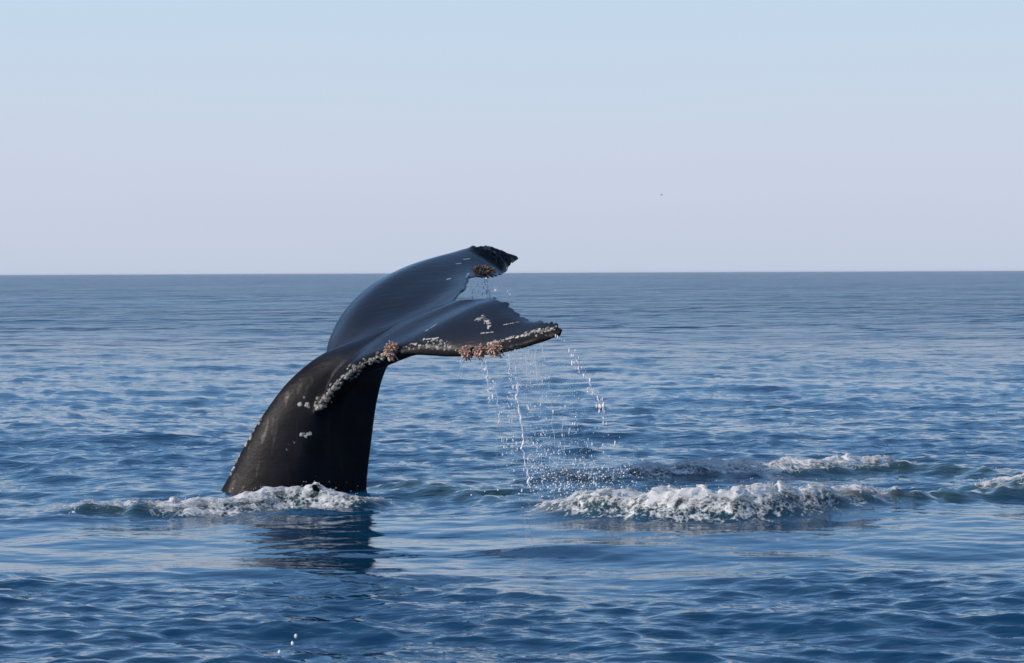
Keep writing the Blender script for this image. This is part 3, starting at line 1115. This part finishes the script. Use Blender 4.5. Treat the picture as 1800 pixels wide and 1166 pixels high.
for u0, v0, u1, v1, r0 in ((853, 632, 861, 716, .0030), (866, 668, 878, 742, .0024), (894, 622, 898, 676, .0034), (905, 640, 909, 674, .003), (922, 612, 929, 700, .0022), (938, 606, 946, 690, .0022),
                           (952, 602, 962, 668, .002), (1006, 620, 1026, 662, .0026), (1030, 664, 1050, 712, .0028), (968, 700, 976, 790, .0022), (986, 730, 994, 800, .0022), (845, 630, 850, 660, .0026)):
    k, ns = 26, 5
    f = np.linspace(0, 1, k)
    wob = np.interp(f, np.linspace(0, 1, 9), rng.normal(0, 1.3, 9))
    rr = r0 * np.clip(np.interp(f, np.linspace(0, 1, 13), rng.uniform(.2, 1.5, 13)), .15, 2) * np.where((f < .03) | (f > .97), .3, 1)
    c = np.array([survey(u0 + (u1 - u0) * q ** .8 + w, v0 + (v1 - v0) * q, 23.0 if u0 > 1000 else 23.22) for q, w in zip(f, wob)])
    an = np.arange(ns) * 2 * math.pi / ns
    vv = c[:, None, :] + rr[:, None, None] * np.stack((np.cos(an), np.sin(an), np.zeros(ns)), 1)[None]
    q4 = grid_faces(k, ns, 0, True, True)
    soups.append((vv.reshape(-1, 3), np.concatenate((q4[:, [0, 1, 2]], q4[:, [0, 2, 3]]))))
V, F = join_soups(soups)
tag(mesh_object('falling_spray', V, F.astype(np.int32), MAT_DROP), 'curtain of falling water drops under the near fluke tip', 'spray', 'stuff')
far_specs = [(852, 490, 858, 522, 40, 2.0, .006), (858, 505, 862, 526, 20, 2, .005), (828, 505, 834, 524, 16, 2, .005), (868, 500, 872, 515, 10, 2, .004), (893, 505, 898, 530, 10, 2, .004),
             (840, 492, 846, 520, 14, 4, .004), (903, 550, 910, 556, 14, 4, .006)]
P, Rr, S = streamers(far_specs, 26.3, .05)
drops('falling_spray', 'thin trickle of drops falling from the far fluke tip', P, Rr, S)


# the one unbroken string of water: a beaded, twisting tube
def stream():
    ctl = [(909, 672), (908, 700), (913, 712), (915, 740), (919, 770), (918, 790), (922, 810), (928, 835), (931, 858)]
    pts = catmull(np.array([survey(u, v, 23.2) for u, v in ctl]), 120)
    V, F = [], []
    n = 8
    rad = .007 + .005 * np.interp(np.arange(120), np.linspace(0, 119, 40), rng.uniform(-1, 1, 40)) 
    rad[:4] = .004
    off = np.stack((np.interp(np.arange(120), np.linspace(0, 119, 30), rng.normal(0, .007, 30)), np.zeros(120), np.zeros(120)), 1)
    pts = pts + off
    for i in range(120):
        for k in range(n):
            a = 2 * math.pi * k / n
            V.append((pts[i, 0] + rad[i] * math.cos(a), pts[i, 1] + rad[i] * math.sin(a), pts[i, 2]))
    F = grid_faces(120, n, 0, True, True).tolist()
    F.append(list(range(n)))
    F.append(list(range(119 * n, 120 * n))[::-1])
    o = mesh_object('water_stream', V, F, MAT_DROP)
    tag(o, 'long unbroken white string of water falling below the near fluke', 'water stream')


stream()

# haze of fine spatter over the splash where the curtain lands
n = 1300
u = np.concatenate((rng.normal(1000, 45, n // 2), rng.uniform(930, 1130, n // 2)))
v = np.concatenate((rng.normal(862, 16, n // 2), rng.normal(832, 12, n // 2)))
P = np.array([survey(a, b, rng.uniform(22.3, 24.2) if b > 845 else rng.uniform(23.5, 26)) for a, b in zip(u, v)])
ok = P[:, 2] > 0.0
P = P[ok]
V, F = blobs(P, np.clip(rng.gamma(2, .0021, len(P)), .0016, .009), ICO1)
o = mesh_object('splash_spatter', V, F.astype(np.int32), MAT_DROP)
tag(o, 'fine spatter of drops leaping where the falling water hits the sea', 'spray', 'stuff')

# three single drops in the near foreground
for (u, v, lab) in ((520, 1119, 'upper single water drop in the foreground at the lower left'), (514, 1132, 'middle single water drop in the foreground at the lower left'),
                    (491, 1147, 'lowest single water drop in the foreground at the lower left')):
    p = survey(u, v, 13.2)
    vv, ff = ICO2
    w = vv * np.array((.0075, .0075, .010))
    w[:, 2] += np.clip(vv[:, 2], 0, 1) ** 2 * .004
    o = mesh_object('water_drop', w, ff, MAT_DROP)
    o.location = p
    tag(o, lab, 'water drop', group='single drops in the foreground')


# distant bird: body, head, tail and two bent wings
def bird():
    c = survey(1163, 343, 560)
    V, F = [], []
    prof = [(-.24, .01), (-.2, .04), (-.08, .07), (.06, .075), (.15, .05), (.19, .045), (.24, .035), (.29, .008)]
    n = 8
    for x, r in prof:
        for k in range(n):
            a = 2 * math.pi * k / n
            V.append((x, r * math.cos(a), r * math.sin(a) * .9))
    F = [(i * n + k, i * n + (k + 1) % n, (i + 1) * n + (k + 1) % n, (i + 1) * n + k) for i in range(len(prof) - 1) for k in range(n)]
    e = bpy.data.objects.new('seabird', None)
    scene.collection.objects.link(e)
    e.location = c
    e.rotation_euler = (0, 0, R(35))
    mesh_object('body', V, F, MAT_BIRD, e)
    for s in (-1, 1):
        st = [(.08, .05, .03, .16), (.12, .28, .14, .15), (.05, .5, .12, .10), (-.06, .68, .06, .02)]
        V = []
        for x, y, z, ch in st:
            V += [(x, s * y, z + .008), (x - ch * .4, s * y, z + .016), (x - ch, s * y, z), (x - ch * .4, s * y, z - .006)]
        F = [(i * 4 + k, i * 4 + (k + 1) % 4, i * 4 + 4 + (k + 1) % 4, i * 4 + 4 + k) for i in range(3) for k in range(4)]
        mesh_object('wing', V, F, MAT_BIRD, e)
    V = [(-.2, -.03, 0), (-.2, .03, 0), (-.36, .07, 0), (-.36, -.07, 0), (-.2, -.03, .015), (-.2, .03, .015), (-.36, .07, .008), (-.36, -.07, .008)]
    mesh_object('tail', V, [(0, 1, 2, 3), (4, 7, 6, 5), (0, 4, 5, 1), (1, 5, 6, 2), (2, 6, 7, 3), (3, 7, 4, 0)], MAT_BIRD, e)
    tag(e, 'tiny grey bird far off in the pale sky', 'bird')


bird()


# ------------------------------------------------------------------ sea air: thin even haze over the water
def haze():
    m = bpy.data.materials.new('sea_haze')
    m.use_nodes = True
    nt = m.node_tree
    nt.nodes.remove(nt.nodes['Principled BSDF'])
    v = nt.nodes.new('ShaderNodeVolumePrincipled')
    v.inputs['Color'].default_value = (0.86, 0.92, 1.0, 1)
    v.inputs['Density'].default_value = 0.00005
    nt.links.new(v.outputs[0], nt.nodes['Material Output'].inputs['Volume'])
    a, z0, z1 = 7300.0, -1.6, 3.2
    V = [(x, y, z) for z in (z0, z1) for x, y in ((-a, -a), (a, -a), (a, a), (-a, a))]
    F = [(3, 2, 1, 0), (4, 5, 6, 7), (0, 1, 5, 4), (1, 2, 6, 5), (2, 3, 7, 6), (3, 0, 4, 7)]
    o = mesh_object('haze', V, F, m, None, False)
    tag(o, 'thin pale haze lying over the sea towards the horizon', 'haze', 'stuff')


haze()
